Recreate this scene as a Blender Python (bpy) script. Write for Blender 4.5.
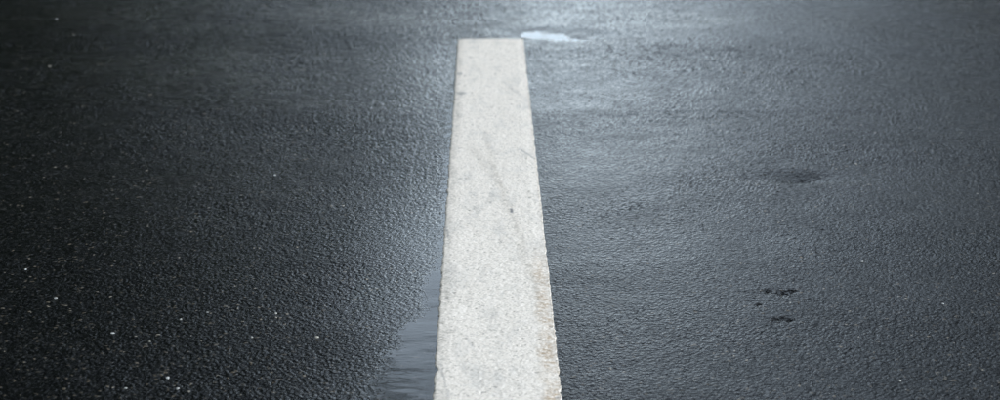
import bpy, math, random
import numpy as np

for o in list(bpy.data.objects):
    bpy.data.objects.remove(o)
S = bpy.context.scene
COL = S.collection
R = math.radians

# ------------------------------------------------------------------ camera
H, F = 0.83, 1944.0
PITCH, YAW = math.atan(525 / F), R(0.469)
cam_d = bpy.data.cameras.new("camera")
cam_d.sensor_width = 36.0
cam_d.lens = F * 36 / 1000
cam_d.clip_start, cam_d.clip_end = 0.05, 3000
cam_d.dof.use_dof = True
cam_d.dof.focus_distance = 2.72
cam_d.dof.aperture_fstop = 7.1
cam = bpy.data.objects.new("camera", cam_d)
COL.objects.link(cam)
cam.location = (0, 0, H)
cam.rotation_euler = (math.pi / 2 - PITCH, 0, -YAW)
S.camera = cam

# ------------------------------------------------------------------ sky, sun, exposure
SKY_BOOST_LOW, SKY_BOOST_TOP = 6.5, 1.05  # tuned sky brightness gains at the horizon and overhead
SUN_EL, SUN_AZ = 50.0, 75.0         # thin overcast, sun on the right behind the cloud; azimuth clockwise from +Y
w = bpy.data.worlds.new("World")
S.world = w
w.use_nodes = True
nt = w.node_tree
nt.nodes.clear()
sky = nt.nodes.new("ShaderNodeTexSky")
sky.sky_type = 'NISHITA'
sky.sun_disc = False
sky.sun_elevation = R(SUN_EL)
sky.sun_rotation = R(SUN_AZ)
sky.air_density, sky.dust_density, sky.ozone_density = 1.0, 0.9, 1.0
bw = nt.nodes.new("ShaderNodeRGBToBW")
tint = nt.nodes.new("ShaderNodeMix"); tint.data_type = 'RGBA'; tint.blend_type = 'MULTIPLY'
tint.inputs[0].default_value = 1.0
tint.inputs[7].default_value = (0.87, 1.0, 1.10, 1)
mixs = nt.nodes.new("ShaderNodeMix"); mixs.data_type = 'RGBA'
mixs.inputs[0].default_value = 0.80          # cloud cover
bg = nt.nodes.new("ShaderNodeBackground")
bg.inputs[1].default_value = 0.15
outw = nt.nodes.new("ShaderNodeOutputWorld")
L = nt.links.new
L(sky.outputs[0], bw.inputs[0])
L(bw.outputs[0], tint.inputs[6])
L(sky.outputs[0], mixs.inputs[6])
L(tint.outputs[2], mixs.inputs[7])
# sky boosted several times over towards the horizon, tuned to brighten the wet reflections
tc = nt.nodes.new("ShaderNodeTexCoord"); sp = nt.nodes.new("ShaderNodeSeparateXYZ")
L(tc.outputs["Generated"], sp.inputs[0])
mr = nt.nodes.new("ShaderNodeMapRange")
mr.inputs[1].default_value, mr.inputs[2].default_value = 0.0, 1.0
mr.inputs[3].default_value, mr.inputs[4].default_value = SKY_BOOST_LOW, SKY_BOOST_TOP
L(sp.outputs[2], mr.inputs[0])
sky_boost = nt.nodes.new("ShaderNodeVectorMath"); sky_boost.operation = 'SCALE'
L(mixs.outputs[2], sky_boost.inputs[0]); L(mr.outputs[0], sky_boost.inputs["Scale"])
L(sky_boost.outputs[0], bg.inputs[0])
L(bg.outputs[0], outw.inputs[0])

sun_d = bpy.data.lights.new("sun", 'SUN')
sun_d.energy = 0.7
sun_d.angle = R(30)
sun_d.color = (1.0, 0.93, 0.84)
sun = bpy.data.objects.new("sun", sun_d)
COL.objects.link(sun)
sun.rotation_euler = (R(90 - SUN_EL), 0, R(180 - SUN_AZ))
sun.location = (0, 0, 30)

S.view_settings.view_transform = 'Standard'
S.view_settings.look = 'None'
S.view_settings.exposure = -0.14
S.view_settings.gamma = 1.0
S.view_settings.use_curve_mapping = False


# ------------------------------------------------------------------ helpers
def tag(o, label=None, cat=None, group=None, kind=None):
    if label: o["label"] = label
    if cat: o["category"] = cat
    if group: o["group"] = group
    if kind: o["kind"] = kind
    return o


def ground_point(px, py):
    """where the sight line through photo pixel (px,py) meets the road plane"""
    x, y = (px - 500) / F, (200 - py) / F
    c, s = math.cos(PITCH), math.sin(PITCH)
    fy, fz = c + y * s, -s + y * c
    cy, sy = math.cos(YAW), math.sin(YAW)
    dx, dy = x * cy + fy * sy, -x * sy + fy * cy
    t = -H / fz
    return dx * t, dy * t


rng = np.random.default_rng(7)
TAB = rng.random((8, 512, 512))


def vnoise(x, y, k):
    """smooth value noise, -1..1"""
    ix, iy = np.floor(x).astype(int), np.floor(y).astype(int)
    fx, fy = x - ix, y - iy
    fx = fx * fx * (3 - 2 * fx); fy = fy * fy * (3 - 2 * fy)
    T = TAB[k]
    a = T[ix % 512, iy % 512]; b = T[(ix + 1) % 512, iy % 512]
    c = T[ix % 512, (iy + 1) % 512]; d = T[(ix + 1) % 512, (iy + 1) % 512]
    return ((a * (1 - fx) + b * fx) * (1 - fy) + (c * (1 - fx) + d * fx) * fy) * 2 - 1


def stones(x, y, cell, s, amp, fall, tilt, power=2.0):
    """chippings pressed into a surface: height (m) and a random id 0..1 of the chip on top"""
    gx, gy = x / cell, y / cell
    ix, iy = np.floor(gx).astype(int), np.floor(gy).astype(int)
    best = np.full(x.shape, -1.0); bid = np.zeros(x.shape)
    for di in (-1, 0, 1):
        for dj in (-1, 0, 1):
            i, j = (ix + di + s * 37) % 512, (iy + dj + s * 91) % 512
            dx = gx - (ix + di + TAB[0][i, j]); dy = gy - (iy + dj + TAB[1][i, j])
            # chips are irregular: stretched along a random direction
            an = TAB[6][i, j] * math.pi; st = 1 + 0.6 * TAB[7][i, j]
            u = (dx * np.cos(an) + dy * np.sin(an)) / st
            v = (-dx * np.sin(an) + dy * np.cos(an)) * st ** 0.5
            d2 = u * u + v * v
            z = ((TAB[2][i, j] * 2 - 1) * amp + (TAB[3][i, j] - .5) * tilt * dx + (TAB[4][i, j] - .5) * tilt * dy
                 - fall * d2 ** (power / 2))
            m = z > best
            best = np.where(m, z, best); bid = np.where(m, TAB[5][i, j], bid)
    return best, bid


def sstep(a, b, x):
    t = np.clip((x - a) / (b - a), 0, 1)
    return t * t * (3 - 2 * t)


def grid_faces(nx, ny, off):
    i = np.arange(nx - 1)[None, :]; j = np.arange(ny - 1)[:, None]
    a = (j * nx + i + off).ravel()
    return np.stack([a, a + 1, a + nx + 1, a + nx], 1)


def mesh_np(name, V, Fq, smooth=True, attrs=None):
    me = bpy.data.meshes.new(name)
    V = np.asarray(V, dtype=np.float32); Fq = np.asarray(Fq, dtype=np.int32)
    n, k = Fq.shape
    me.vertices.add(len(V)); me.vertices.foreach_set("co", V.ravel())
    me.loops.add(n * k); me.loops.foreach_set("vertex_index", Fq.ravel())
    me.polygons.add(n)
    me.polygons.foreach_set("loop_start", np.arange(0, n * k, k, dtype=np.int32))
    me.polygons.foreach_set("use_smooth", np.broadcast_to(smooth, (n,)).copy())
    for nm, arr in (attrs or {}).items():
        at = me.attributes.new(nm, 'FLOAT', 'POINT')
        at.data.foreach_set("value", np.asarray(arr, dtype=np.float32))
    me.update(); me.validate()
    return me


def link(name, me, mat, parent=None):
    o = bpy.data.objects.new(name, me)
    COL.objects.link(o)
    if mat: me.materials.append(mat)
    if parent: o.parent = parent
    return o


def new_mat(name):
    m = bpy.data.materials.new(name); m.use_nodes = True
    n = m.node_tree; b = n.nodes["Principled BSDF"]
    return m, n, b


def node(n, t, **kw):
    x = n.nodes.new(t)
    for k, v in kw.items():
        setattr(x, k, v)
    return x


def math_n(n, op, a, b=None, clamp=False):
    x = n.nodes.new("ShaderNodeMath"); x.operation = op; x.use_clamp = clamp
    for i, v in enumerate((a, b)):
        if v is None: continue
        if isinstance(v, (int, float)): x.inputs[i].default_value = v
        else: n.links.new(v, x.inputs[i])
    return x.outputs[0]


def ramp(n, src, stops):
    r = n.nodes.new("ShaderNodeValToRGB")
    e = r.color_ramp.elements
    while len(e) < len(stops): e.new(0.5)
    for q, (p, c) in zip(e, stops):
        q.position = p; q.color = (*c, 1) if len(c) == 3 else c
    n.links.new(src, r.inputs[0])
    return r.outputs[0]


def noise(n, vec, scale, detail=3, rough=0.55):
    t = n.nodes.new("ShaderNodeTexNoise")
    t.inputs["Scale"].default_value = scale; t.inputs["Detail"].default_value = detail
    t.inputs["Roughness"].default_value = rough
    n.links.new(vec, t.inputs["Vector"])
    return t.outputs["Fac"]


# ------------------------------------------------------------------ the shape of the road
LX0, LX1 = -0.060, 0.090          # lane marking, left and right edge
LY0, LY1 = 0.55, ground_point(490, 40)[1]
DENT = ground_point(803, 176)
CHIPS = [(ground_point(783, 293), .013, .014, .003), (ground_point(768, 291), .006, .010, .003), (ground_point(793, 291), .006, .008, .003),
         (ground_point(789, 320), .006, .008, .004), (ground_point(777, 320), .006, .008, .004), (ground_point(783, 318), .004, .006, .003),
         (ground_point(759, 305), .004, .006, .003), (ground_point(804, 178), .012, .010, .0022), (ground_point(818, 176), .008, .010, .002)]
PUD2 = ground_point(566, 37)


def base(x, y):
    """the road without its chippings"""
    z = 0.0009 * vnoise(x * 3.1, y * 3.1, 1) + 0.00045 * vnoise(x * 9, y * 7, 2) + 0.0002 * vnoise(x * 26, y * 26, 3)
    # worn flat next to the marking, falling towards it from the left: water is held there
    dl = np.clip(LX0 - x, 0, None)
    near = np.exp(-(dl / 0.22) ** 2) * sstep(LX0 + .10, LX0 + .01, x)
    z = z * (1 - 0.75 * near)
    z = z + 0.016 * dl
    z = z + 0.0042 * sstep(3.9, 4.7, y) * vnoise(x * 3.3 + 5.2, y * 2.6, 6)
    # the dent and the places where chippings have come out
    dx, dy = x - DENT[0], y - DENT[1]
    z = z - 0.0078 * np.exp(-((dx + .02 * vnoise(x * 20, y * 20, 6)) / 0.062) ** 2) * sstep(-.06, -.02, dy) * (1 - sstep(-.02, .06, dy))
    # dip behind the end of the marking
    dx, dy = x - PUD2[0] + .02, y - PUD2[1]
    z = z - 0.0035 * np.exp(-(dx / 0.15) ** 2 - (dy / 0.09) ** 2) * (1 + .45 * vnoise(x * 22 + 3, y * 14, 5))
    return z


def film_k(x, y):
    """1 where a film of water lies over the chippings beside the marking"""
    dl = np.clip(LX0 - x, 0, None)
    return sstep(LX0 + .05, LX0, x) * (1 - sstep(LY1 - .15, LY1 + .05, y)) * np.exp(-(dl / (.100 + .035 * vnoise(x * 2, y * 6, 4))) ** 2) * sstep(1.5, 2.3, y) * (1 - .75 * sstep(2.75, 3.3, y))


def road_z(x, y):
    a, ia = stones(x, y, 0.0037, 0, 0.00044, 0.0012, 0.0012, 2.4)
    b, ib = stones(x + .31, y + .17, 0.0024, 3, 0.00036, 0.0009, 0.0009, 2.4)
    b = b - 0.00045
    c, ic = stones(x + .77, y + .43, 0.0105, 6, 0.0008, 0.0034, 0.0022, 2.6)
    c = c - 0.00090
    z = np.maximum(a, b); bid = np.where(a > b, ia, ib)
    bid = np.where(c > z, ic * .95, bid); z = np.maximum(z, c)
    dl = np.clip(LX0 - x, 0, None)
    left = sstep(LX0 + .12, LX0 + .02, x)
    amp = 0.78 + 0.02 * left
    film = film_k(x, y)
    amp = amp * (1 - .5 * film)
    amp = amp * (1 - .24 * (1 - left) * np.exp(-((x - LX1) / .25) ** 2))
    amp = amp * (1 + .5 * sstep(2.8, 4.4, y))
    amp = amp * (1 + 0.25 * vnoise(x * 5, y * 5, 4))
    z = z * amp + base(x, y)
    for (cx, cy), sx, sy, d in CHIPS:
        ex = np.exp(-((x - cx) / sx) ** 2 - ((y - cy) / sy) ** 2)
        z = z - .40 * d * ex * (0.5 + 0.9 * (TAB[7][(bid * 511).astype(int), 5] > 0.35))
    return z, bid


def water_off(x, y):
    """height of the water beside the marking above the bare road"""
    dl = np.clip(LX0 - x, 0, None)
    o = 0.00062 - 0.00042 * sstep(2.4, 2.8, y) + 0.00015 * sstep(2.9, 3.3, y) - 0.0003 * sstep(3.6, 4.3, y) + 0.0003 * sstep(2.5, 2.15, y)
    return o - (0.0135 + .012 * sstep(2.3, 2.8, y)) * dl + 0.00018 * vnoise(x * 14, y * 8, 5) + 0.00012 * vnoise(x * 30, y * 55, 2)


# fine strips where the chippings can be seen, coarser sheets all around (one road)
strips = [(-0.80, 0.80, 1.95, 2.72, .0016, .0022), (-1.08, 1.08, 2.72, 3.75, .0022, .0032), (-1.52, 1.52, 3.75, 5.50, .0035, .0049)]
OUT_GAIN = 1.55
Vs, Fs, ids, fine, flat = [], [], [], [], []
off = 0


def add_grid(xs, ys, isfine, gain=1.0):
    global off
    X, Y = np.meshgrid(xs, ys)
    x, y = X.ravel(), Y.ravel()
    z, bid = road_z(x, y)
    # the built chippings ease out into the same relief in the material
    fd = (1 - sstep(1.8, 2.0, np.abs(x))) * sstep(1.4, 1.55, y) * (1 - sstep(7.2, 7.5, y)) * (1.0 if isfine else 0.0)
    zb = base(x, y) - 0.0004
    z = zb + (z - zb) * fd * gain
    # under the marking keep the road below the marking's top
    z = np.where((x > LX0 + .004) & (x < LX1 - .004) & (y < LY1 - .004), np.minimum(z, 0.0006), z)
    Vs.append(np.stack([x, y, z], 1)); ids.append(bid); fine.append(fd)
    Fs.append(grid_faces(len(xs), len(ys), off)); off += len(x)
    flat.append(np.full(len(Fs[-1]), not isfine))


def lin(a, b, st): return np.linspace(a, b, max(2, int(round((b - a) / st)) + 1))


for x0, x1, y0, y1, sx, sy in strips:
    add_grid(lin(x0, x1, sx), lin(y0 - .003, y1 + .003, sy), True)
    for sg in (-1, 1):
        add_grid(np.sort(sg * lin(x1 - .007, 2.0, .0062)), lin(y0 - .005, y1 + .005, .0072), True, OUT_GAIN)
add_grid(lin(-1.0, 1.0, .0045), lin(1.4, 1.953, .0055), True, 1.3)
add_grid(lin(-2.0, 2.0, .0072), lin(5.494, 7.5, .0105), True, OUT_GAIN)
for sg in (-1, 1):
    add_grid(np.sort(sg * lin(1.0, 3.4, 0.03)), lin(1.4, 1.95, 0.03), False)
    add_grid(np.sort(sg * lin(2.0, 3.4, 0.03)), lin(1.95, 7.5, 0.03), False)
add_grid(lin(-3.4, 3.4, 0.04), lin(-3, 1.4, 0.04), False)
add_grid(lin(-3.4, 3.4, 0.05), lin(7.5, 14, 0.05), False)
add_grid(lin(-3.4, 3.4, 0.4), lin(14, 240, 2.0), False)
add_grid(lin(-3.4, 3.4, 0.4), lin(-60, -3, 2.0), False)
road_me = mesh_np("road", np.concatenate(Vs), np.concatenate(Fs), np.concatenate(flat),
                  {"chip": np.concatenate(ids), "film": film_k(*np.concatenate(Vs)[:, :2].T), "fine": np.concatenate(fine)})

m, n, b = new_mat("wet_asphalt")
geo = node(n, "ShaderNodeNewGeometry").outputs["Position"]
chip = node(n, "ShaderNodeAttribute", attribute_name="chip").outputs["Fac"]
finea = node(n, "ShaderNodeAttribute", attribute_name="fine").outputs["Fac"]
vor = node(n, "ShaderNodeTexVoronoi"); vor.inputs["Scale"].default_value = 250
n.links.new(geo, vor.inputs["Vector"])
vcol = node(n, "ShaderNodeSeparateColor"); n.links.new(vor.outputs["Color"], vcol.inputs[0])
cid = node(n, "ShaderNodeMix"); n.links.new(finea, cid.inputs[0])
n.links.new(vcol.outputs[0], cid.inputs[2]); n.links.new(chip, cid.inputs[3])
cap = node(n, 'ShaderNodeMapRange'); n.links.new(noise(n, geo, 7, 3), cap.inputs[0])
cap.inputs[1].default_value = .40; cap.inputs[2].default_value = .62; cap.inputs[3].default_value = .955; cap.inputs[4].default_value = 1.0
c1 = ramp(n, math_n(n, 'MINIMUM', math_n(n, 'MINIMUM', cid.outputs[0], cap.outputs[0]), math_n(n, 'ADD', .972, math_n(n, 'MULTIPLY', finea, .03))), [(0.0, (.0015, .0016, .0018)), (0.45, (.0032, .0034, .0038)), (0.80, (.009, .0093, .010)),
                              (0.93, (.024, .0235, .022)), (0.978, (.095, .076, .054)), (0.9955, (.32, .285, .235))])
big = noise(n, geo, 5.0, 4)
dark = node(n, "ShaderNodeMix", data_type='RGBA', blend_type='MULTIPLY'); dark.inputs[0].default_value = 1
n.links.new(c1, dark.inputs[6])
n.links.new(ramp(n, big, [(0.3, (.75, .75, .75)), (0.7, (1.15, 1.15, 1.15))]), dark.inputs[7])
n.links.new(dark.outputs[2], b.inputs["Base Color"])
fn = noise(n, geo, 520, 2)
bump = node(n, "ShaderNodeBump"); bump.inputs["Strength"].default_value = 0.35; bump.inputs["Distance"].default_value = 0.0009
n.links.new(fn, bump.inputs["Height"])
inv = math_n(n, 'SUBTRACT', 1.0, finea)
bump2 = node(n, "ShaderNodeBump"); bump2.inputs["Distance"].default_value = 0.0017
n.links.new(math_n(n, 'MULTIPLY', inv, 1.0), bump2.inputs["Strength"])
n.links.new(math_n(n, 'SUBTRACT', 1.0, vor.outputs["Distance"]), bump2.inputs["Height"])
n.links.new(bump.outputs[0], bump2.inputs["Normal"])
n.links.new(bump2.outputs[0], b.inputs["Normal"])
rr = node(n, "ShaderNodeMapRange"); n.links.new(noise(n, geo, 9, 3), rr.inputs[0])
rr.inputs[1].default_value = .3; rr.inputs[2].default_value = .7; rr.inputs[3].default_value = .12; rr.inputs[4].default_value = .24
film = node(n, "ShaderNodeAttribute", attribute_name="film").outputs["Fac"]
n.links.new(math_n(n, 'MULTIPLY', math_n(n, 'MULTIPLY', rr.outputs[0], math_n(n, 'ADD', .5, math_n(n, 'FRACT', math_n(n, 'MULTIPLY', cid.outputs[0], 91.3)))), math_n(n, 'SUBTRACT', 1.0, math_n(n, 'MULTIPLY', film, .6))), b.inputs["Roughness"])
b.inputs["IOR"].default_value = 1.33; id2 = math_n(n, "FRACT", math_n(n, "MULTIPLY", cid.outputs[0], 37.7))
n.links.new(math_n(n, "ADD", math_n(n, "MULTIPLY", film, .42), math_n(n, "MULTIPLY", math_n(n, "ADD", math_n(n, "MULTIPLY", id2, .17), .012), math_n(n, "ADD", .4, math_n(n, "MULTIPLY", finea, .6)))), b.inputs["Specular IOR Level"])
tag(link("road", road_me, m), kind="structure")

# ------------------------------------------------------------------ ground beyond the road
m, n, b = new_mat("verge_grass")
geo = node(n, "ShaderNodeNewGeometry").outputs["Position"]
n.links.new(ramp(n, noise(n, geo, 3, 6), [(0.3, (.030, .045, .015)), (0.7, (.075, .095, .035))]), b.inputs["Base Color"])
b.inputs["Roughness"].default_value = .9
gv, gf = [], []
for sx in (-1, 1):
    xs = [3.4, 4.0, 6, 12, 40, 1200]; zs = [-.02, -.04, .05, .1, .2, .2]
    ys = [-1200, -100, 0, 40, 120, 240, 1200]
    o0 = len(gv)
    for y in ys:
        for x, z in zip(xs, zs): gv.append((sx * x, y, z))
    for q in grid_faces(len(xs), len(ys), o0).tolist(): gf.append(q if sx > 0 else q[::-1])
o0 = len(gv)
for y0, y1 in ((-1200, -60), (240, 1200)):
    o0 = len(gv)
    gv += [(-3.4, y0, -.02), (3.4, y0, -.02), (3.4, y1, -.02), (-3.4, y1, -.02)]; gf.append([o0, o0 + 1, o0 + 2, o0 + 3])
tag(link("ground", mesh_np("ground", gv, gf, False), m), kind="structure")

# ------------------------------------------------------------------ lane marking
nx = 118
us = np.concatenate([[-.0010, -.0008], np.linspace(-.0006, .1506, nx), [.1508, .1510]])
ysl = np.concatenate([lin(LY0, 2.05, .012)[:-1], lin(2.05, 3.1, .0016)[:-1], lin(3.1, LY1, .0025)])
ysl = np.concatenate([ysl, [LY1 + .0012, LY1 + .0035]])
U, Yl = np.meshgrid(us, ysl)
x = (LX0 + U).ravel(); y = Yl.ravel(); u = U.ravel()
g1, id1 = stones(x, y, 0.0025, 1, 0.00032, 0.0007, 0.0005, 2.2)
g2, _ = stones(x + .5, y, 0.0065, 2, 0.0003, 0.0005, 0.0004, 2)
e = np.minimum(u, .15 - u)
z = 0.0034 + g1 + 0.5 * g2 + 0.0003 * vnoise(x * 25, y * 25, 2) + 0.0007 * sstep(0, .02, e) - 0.0007
pit = stones(x + .2, y + .4, 0.005, 5, 0, 1, 0)[1]
z = z - 0.0011 * (pit > 0.996)
side = (u < -.0007) | (u > .1507)
z = np.where(side, np.where((u < -.0009) | (u > .1509), -0.0035, 0.0014), z)
endk = (y > LY1 + .0005)
z = np.where(endk, np.where(y > LY1 + .002, -0.004, 0.0012), z)
# crumbly edges: grains stand out by a millimetre or two
gl = np.abs(vnoise(y * 330, y * 0 + 3.3, 3)) * 1.4 + 0.6 * vnoise(y * 90, y * 0 + 8.1, 4)
gr = np.abs(vnoise(y * 350, y * 0 + 5.3, 5)) * 1.0 + 0.5 * vnoise(y * 80, y * 0 + 2.1, 6)
# here and there a flake has broken away
gl = gl - 2.2 * sstep(.52, .8, vnoise(y * 38, y * 0 + 4.4, 2))
gr = gr - 2.4 * sstep(.55, .8, vnoise(y * 33, y * 0 + 9.4, 1))
kl = sstep(.006, 0, u); kr = sstep(.144, .15, u)
x = x - kl * gl * .0019 + kr * gr * .0013
ge = vnoise(x * 260, x * 0 + 1.7, 3) * .0012 + vnoise(x * 60, x * 0 + 6.7, 3) * .001
y = y + sstep(LY1 - .006, LY1, y) * ge * 2
mk_me = mesh_np("lane_marking", np.stack([x, y, z], 1), grid_faces(len(us), len(ysl), 0), True, {"grain": id1, "pit": (pit > .996)})

m, n, b = new_mat("marking_paint")
geo = node(n, "ShaderNodeNewGeometry").outputs["Position"]
sep = node(n, "ShaderNodeSeparateXYZ"); n.links.new(geo, sep.inputs[0])
PX, PY = sep.outputs[0], sep.outputs[1]
grain = node(n, "ShaderNodeAttribute", attribute_name="grain").outputs["Fac"]
col = ramp(n, grain, [(0, (.48, .43, .37)), (.12, (.72, .645, .565)), (.4, (.84, .755, .66)), (1, (.94, .85, .76))])


def layer(col, fac, c):
    mx = node(n, "ShaderNodeMix", data_type='RGBA')
    n.links.new(fac, mx.inputs[0]); n.links.new(col, mx.inputs[6]); mx.inputs[7].default_value = (*c, 1)
    return mx.outputs[2]


def band(src, a, b2, soft):
    """1 between a and b2"""
    r1 = node(n, "ShaderNodeMapRange", interpolation_type='SMOOTHSTEP'); n.links.new(src, r1.inputs[0])
    r1.inputs[1].default_value = a - soft; r1.inputs[2].default_value = a + soft
    r2 = node(n, "ShaderNodeMapRange", interpolation_type='SMOOTHSTEP'); n.links.new(src, r2.inputs[0])
    r2.inputs[1].default_value = b2 - soft; r2.inputs[2].default_value = b2 + soft
    r2.inputs[3].default_value = 1; r2.inputs[4].default_value = 0
    return math_n(n, 'MULTIPLY', r1.outputs[0], r2.outputs[0])


def thresh(src, lo, hi):
    r1 = node(n, "ShaderNodeMapRange", interpolation_type='SMOOTHSTEP'); n.links.new(src, r1.inputs[0])
    r1.inputs[1].default_value = lo; r1.inputs[2].default_value = hi
    return r1.outputs[0]


mul = lambda a, b2: math_n(n, 'MULTIPLY', a, b2)
# faint grey tyre smudges, stretched along the road
mp = node(n, "ShaderNodeMapping"); mp.inputs["Scale"].default_value = (26, 7, 1); n.links.new(geo, mp.inputs[0])
sm = noise(n, mp.outputs[0], 1.0, 5, .65)
col = layer(col, mul(thresh(sm, .48, .72), .42), (.46, .44, .41))
sm2 = noise(n, geo, 60, 5, .7)
col = layer(col, mul(thresh(sm2, .56, .72), .35), (.40, .38, .36))
# brownish dirt along the right edge and a diagonal track crossing from the middle
wob = math_n(n, 'MULTIPLY', math_n(n, 'SUBTRACT', noise(n, geo, 14, 3), .5), .03)
xr = math_n(n, 'ADD', PX, wob)
tan_n = noise(n, geo, 150, 4, .7)
yn = band(PY, 1.0, 2.72, .12)
col = layer(col, mul(mul(mul(band(xr, .070, .089, .006), thresh(tan_n, .36, .66)), mul(yn, thresh(noise(n, geo, 11, 2), .28, .50))), .85), (.42, .29, .17))
diag = math_n(n, 'ADD', xr, math_n(n, 'MULTIPLY', math_n(n, 'SUBTRACT', PY, 2.62), .075))
col = layer(col, mul(mul(mul(band(diag, .064, .072, .006), thresh(tan_n, .36, .60)), band(PY, 2.5, 3.5, .1)), .55), (.42, .36, .29))
# dirty left edge
col = layer(col, mul(mul(band(xr, -.070, -.052, .005), thresh(tan_n, .36, .6)), .55), (.36, .33, .28))
col = layer(col, mul(mul(band(PX, LX1 - .0012, LX1 + .02, .0012), thresh(tan_n, .38, .6)), .6), (.34, .27, .19))
col = layer(col, mul(band(PX, LX0 - .02, LX0 + .0006, .001), .5), (.30, .27, .23))
# fine dark specks and lost grains
sp = noise(n, geo, 420, 2, .6)
col = layer(col, mul(thresh(sp, .66, .74), .55), (.30, .29, .28))
pitn = node(n, "ShaderNodeAttribute", attribute_name="pit").outputs["Fac"]
col = layer(col, mul(pitn, .55), (.28, .26, .24))


def scuff(col, p, q, wd, amt, c=(.17, .17, .175)):
    """a dark rubbed mark between two photo pixels"""
    (ax, ay), (bx, by) = ground_point(*p), ground_point(*q)
    ln = math.hypot(bx - ax, by - ay); tx, ty = (bx - ax) / ln, (by - ay) / ln
    s = math_n(n, 'ADD', mul(math_n(n, 'SUBTRACT', PX, ax), tx), mul(math_n(n, 'SUBTRACT', PY, ay), ty))
    d = math_n(n, 'ADD', mul(math_n(n, 'SUBTRACT', PX, ax), -ty), mul(math_n(n, 'SUBTRACT', PY, ay), tx))
    d = math_n(n, 'ADD', d, mul(wob, .12))
    f = mul(band(s, 0, ln, ln * .22), band(d, -wd, wd, wd * .8))
    f = mul(f, thresh(tan_n, .34, .52))
    return layer(col, mul(f, amt), c)


col = scuff(col, (519, 150), (534, 160), .0022, .6)
col = scuff(col, (511, 210), (512, 214.5), .0022, .95)
col = scuff(col, (457, 75), (462, 75), .012, .8)
col = scuff(col, (456, 95), (465, 94), .009, .7)
col = scuff(col, (505, 84), (526, 101), .0045, .22)
col = scuff(col, (446, 228), (449, 240), .0020, .6)
col = scuff(col, (488, 175), (500, 186), .006, .3, (.38, .33, .27))
col = scuff(col, (470, 148), (489, 172), .010, .28, (.40, .35, .29))
col = scuff(col, (441, 363), (448, 400), .0016, .3)
col = scuff(col, (466, 338), (474, 352), .0025, .3)
n.links.new(col, b.inputs["Base Color"])
bp = node(n, "ShaderNodeBump"); bp.inputs["Strength"].default_value = .5; bp.inputs["Distance"].default_value = .0006
n.links.new(noise(n, geo, 800, 2), bp.inputs["Height"]); n.links.new(bp.outputs[0], b.inputs["Normal"])
b.inputs["Roughness"].default_value = .75
tag(link("lane_marking", mk_me, m), "thick grainy white painted lane line ending on wet dark asphalt", "road marking")

# ------------------------------------------------------------------ standing water
m = bpy.data.materials.new("rain_water"); m.use_nodes = True
n = m.node_tree; n.nodes.clear()
out = node(n, "ShaderNodeOutputMaterial"); tr = node(n, "ShaderNodeBsdfTransparent"); gl_ = node(n, "ShaderNodeBsdfGlossy")
tr.inputs[0].default_value = (.86, .88, .88, 1)
gl_.inputs["Roughness"].default_value = .07
fr = node(n, "ShaderNodeFresnel"); fr.inputs[0].default_value = 1.333
geo = node(n, "ShaderNodeNewGeometry").outputs["Position"]
bp = node(n, "ShaderNodeBump"); bp.inputs["Strength"].default_value = .3; bp.inputs["Distance"].default_value = .0006
mp = node(n, "ShaderNodeMapping"); mp.inputs["Scale"].default_value = (45, 105, 1); n.links.new(geo, mp.inputs[0])
n.links.new(noise(n, mp.outputs[0], 1.0, 2), bp.inputs["Height"])
n.links.new(bp.outputs[0], gl_.inputs["Normal"]); n.links.new(bp.outputs[0], fr.inputs["Normal"])
ms = node(n, "ShaderNodeMixShader")
n.links.new(fr.outputs[0], ms.inputs[0]); n.links.new(tr.outputs[0], ms.inputs[1]); n.links.new(gl_.outputs[0], ms.inputs[2])
n.links.new(ms.outputs[0], out.inputs["Surface"])
WATER = m


def water(name, x0, x1, y0, y1, st, zf, keep):
    xs, ys = lin(x0, x1, st), lin(y0, y1, st)
    X, Y = np.meshgrid(xs, ys); x, y = X.ravel(), Y.ravel()
    z = zf(x, y); k = keep(x, y)
    f = grid_faces(len(xs), len(ys), 0)
    f = f[k[f].all(1)]
    used = np.unique(f); mp_ = np.zeros(len(x), int); mp_[used] = np.arange(len(used))
    return tag(link(name, mesh_np(name, np.stack([x, y, z], 1)[used], mp_[f]), WATER), kind="structure")


water("puddle", LX0 - .17, LX0 + .003, 1.7, 4.6, .004,
      lambda x, y: base(x, y) + water_off(x, y),
      lambda x, y: water_off(x, y) > -0.0013)
Z2 = float(base(np.array([PUD2[0]]), np.array([PUD2[1]]))[0]) + 0.0003


def p2keep(x, y):
    return (base(x, y) < Z2 + 0.0009) & ((y > LY1 + .002) | (x > LX1 - .002)) & (((x - PUD2[0] - .03) / .13) ** 2 + ((y - PUD2[1]) / .12) ** 2 < 1 + .5 * vnoise(x * 30, y * 18, 3))


water("puddle", PUD2[0] - .30, PUD2[0] + .26, LY1 - .12, LY1 + .32, .006, lambda x, y: Z2 + 0 * x, p2keep)

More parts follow.
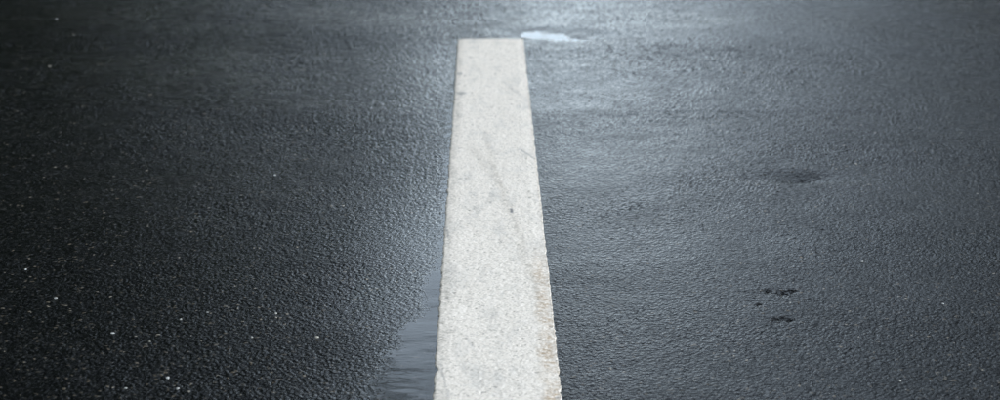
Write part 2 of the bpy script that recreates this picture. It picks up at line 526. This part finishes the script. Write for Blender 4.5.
# ------------------------------------------------------------------ loose stone chips
m, n, b = new_mat("pale_stone")
oi = node(n, "ShaderNodeObjectInfo").outputs["Random"]
n.links.new(ramp(n, oi, [(0, (.30, .27, .22)), (.5, (.42, .40, .37)), (1, (.55, .54, .52))]), b.inputs["Base Color"])
b.inputs["Roughness"].default_value = .35
random.seed(4)
chips_me = []
for k in range(4):
    import bmesh
    bm = bmesh.new(); bmesh.ops.create_icosphere(bm, subdivisions=1, radius=1)
    for v in bm.verts:
        v.co *= random.uniform(.75, 1.2); v.co.z *= .6
    me = bpy.data.meshes.new("stone_chip"); bm.to_mesh(me); bm.free(); me.materials.append(m); chips_me.append(me)
spots = [(50, 73, 3.2), (317, 339, 2.6), (276, 316, 2.0), (113, 338, 2.2), (56, 304, 2.4), (168, 382, 2.4), (178, 393, 2.2),
         (26, 276, 1.8), (275, 178, 2.2), (181, 323, 1.8), (126, 393, 1.8), (252, 340, 1.6), (862, 262, 2.0), (900, 381, 1.9),
         (943, 304, 1.8), (57, 26, 2.6), (150, 346, 1.5), (552, 330, 1.8), (208, 316, 1.5), (790, 303, 1.6)]
for i, (px, py, r) in enumerate(spots):
    gx, gy = ground_point(px, py)
    o = bpy.data.objects.new("stone_chip", chips_me[i % 4]); COL.objects.link(o)
    rz = float(road_z(np.array([gx]), np.array([gy]))[0][0])
    o.location = (gx, gy, rz + r * .0002); o.scale = (r * .001 * 1.2, r * .001, r * .001); o.rotation_euler = (0, 0, random.uniform(0, 6))
    tag(o, "tiny pale stone chip lying loose on the wet black asphalt", "stone", "loose pale stone chips on the asphalt")

# ------------------------------------------------------------------ roadside trees (they stand beyond the frame; the wet road mirrors them)
mb, n, b = new_mat("bark")
geo = node(n, "ShaderNodeNewGeometry").outputs["Position"]
n.links.new(ramp(n, noise(n, geo, 12, 5), [(0.3, (.035, .028, .022)), (0.7, (.10, .085, .07))]), b.inputs["Base Color"])
ml, n, b = new_mat("leaves")
geo = node(n, "ShaderNodeNewGeometry").outputs["Position"]
n.links.new(ramp(n, noise(n, geo, 2.5, 4), [(0.3, (.030, .050, .015)), (0.7, (.075, .105, .035))]), b.inputs["Base Color"])
b.inputs["Roughness"].default_value = .6


def tube(V, Fq, pts, rad, k=8):
    o0 = len(V)
    for (px, py, pz), r in zip(pts, rad):
        for a in range(k):
            V.append((px + r * math.cos(2 * math.pi * a / k), py + r * math.sin(2 * math.pi * a / k), pz))
    for i in range(len(pts) - 1):
        for a in range(k):
            Fq.append((o0 + i * k + a, o0 + i * k + (a + 1) % k, o0 + (i + 1) * k + (a + 1) % k, o0 + (i + 1) * k + a))


def tree_meshes(seed, ht, rad):
    rd = random.Random(seed); V, Fq = [], []
    top = [(rd.uniform(-.2, .2) * t * 2, rd.uniform(-.2, .2) * t * 2, ht * .85 * t) for t in (0, .2, .45, .7, 1)]
    tube(V, Fq, top, (.26, .2, .16, .1, .03))
    tips = []
    for i in range(int(ht * 2)):
        t = rd.uniform(.16, .95); z0 = ht * .85 * t; a = rd.uniform(0, 6.28)
        ln = rad * (1.05 - .6 * abs(t - .45)) * rd.uniform(.6, 1)
        p = [(0, 0, z0), (ln * .5 * math.cos(a), ln * .5 * math.sin(a), z0 + ln * .3), (ln * math.cos(a), ln * math.sin(a), z0 + ln * .45)]
        tube(V, Fq, p, (.09, .06, .02), 5); tips += p[1:]
    tips += [top[3], top[4]]
    trunk = mesh_np("trunk", V, Fq)
    lv = []
    for c in tips:
        for s in range(3):
            cc = [c[q] + rd.gauss(0, .55) for q in range(3)]
            for k in range(80):
                p = np.array([cc[q] + rd.gauss(0, .5) for q in range(3)])
                d1 = np.array([rd.gauss(0, 1) for _ in range(3)]); d1 /= np.linalg.norm(d1)
                d2 = np.cross(d1, [rd.gauss(0, 1) for _ in range(3)]); d2 /= np.linalg.norm(d2)
                lv += [p - d1 * .17, p - d2 * .09, p + d1 * .17, p + d2 * .09]
    crown = mesh_np("crown", np.array(lv), np.arange(len(lv)).reshape(-1, 4), False)
    trunk.materials.append(mb); crown.materials.append(ml)
    return trunk, crown


kinds = [tree_meshes(11, 18, 4.3), tree_meshes(12, 20, 4.6), tree_meshes(13, 9, 2.6), tree_meshes(14, 17, 3.9)]
rd = random.Random(3)
places = [(-4.4 - (.75 if y < 18 else .3) - .09 * y + rd.uniform(-.3, .3), y, rd.choice((0, 1)), 'left') for y in (-4, 0, 4, 8, 12, 16, 20, 25, 30, 36, 43)]  # those beside and behind the camera are added, unseen, to block sky light
places += [(-4.4, 55, 3, 'left'), (-3.7, 66, 3, 'left')]
places += [(9.5 + rd.uniform(-1, 1), y, 2, 'right') for y in (14, 21, 28, 36, 45, 56, 70)]
for x_, y_, k, sd in places:
    t = bpy.data.objects.new("broadleaf_tree", None); COL.objects.link(t)
    t.location = (x_, y_, 0.0); t.rotation_euler = (0, 0, rd.uniform(0, 6.28))
    sc = rd.uniform(.9, 1.12); t.scale = (sc, sc, sc)
    for nm, me in zip(("trunk", "crown"), kinds[k]):
        o = bpy.data.objects.new(nm, me); COL.objects.link(o); o.parent = t
    if sd == 'left':
        tag(t, "tall broadleaf tree in the close row overhanging the left verge", "tree", "trees close along the left verge")
    else:
        tag(t, "low broadleaf tree in the row set back on the right verge", "tree", "trees set back on the right verge")

# unseen hedgerow added under the left trees to block bright low sky
rh = np.random.default_rng(5)
NH = 16000
py = rh.uniform(2, 75, NH)
pc = np.stack([-5.6 - .095 * np.minimum(py, 45) + rh.normal(0, .45, NH), py, np.abs(rh.normal(0, 1, NH)) * .2 + rh.uniform(0, 2.3, NH) + .3 * np.sin(py * 1.7)], 1)
pc[:, 2] = np.clip(pc[:, 2], .1, None)
d1 = rh.normal(0, 1, (NH, 3)); d1 /= np.linalg.norm(d1, axis=1)[:, None]
d2 = np.cross(d1, rh.normal(0, 1, (NH, 3))); d2 /= np.linalg.norm(d2, axis=1)[:, None]
hv = np.stack([pc - d1 * .19, pc - d2 * .12, pc + d1 * .19, pc + d2 * .12], 1).reshape(-1, 3)
tag(link("added_hedge", mesh_np("added_hedge", hv, np.arange(NH * 4).reshape(-1, 4), False), ml),
    "unseen leafy hedgerow added under the left verge trees to block low sky", "added_hedge")
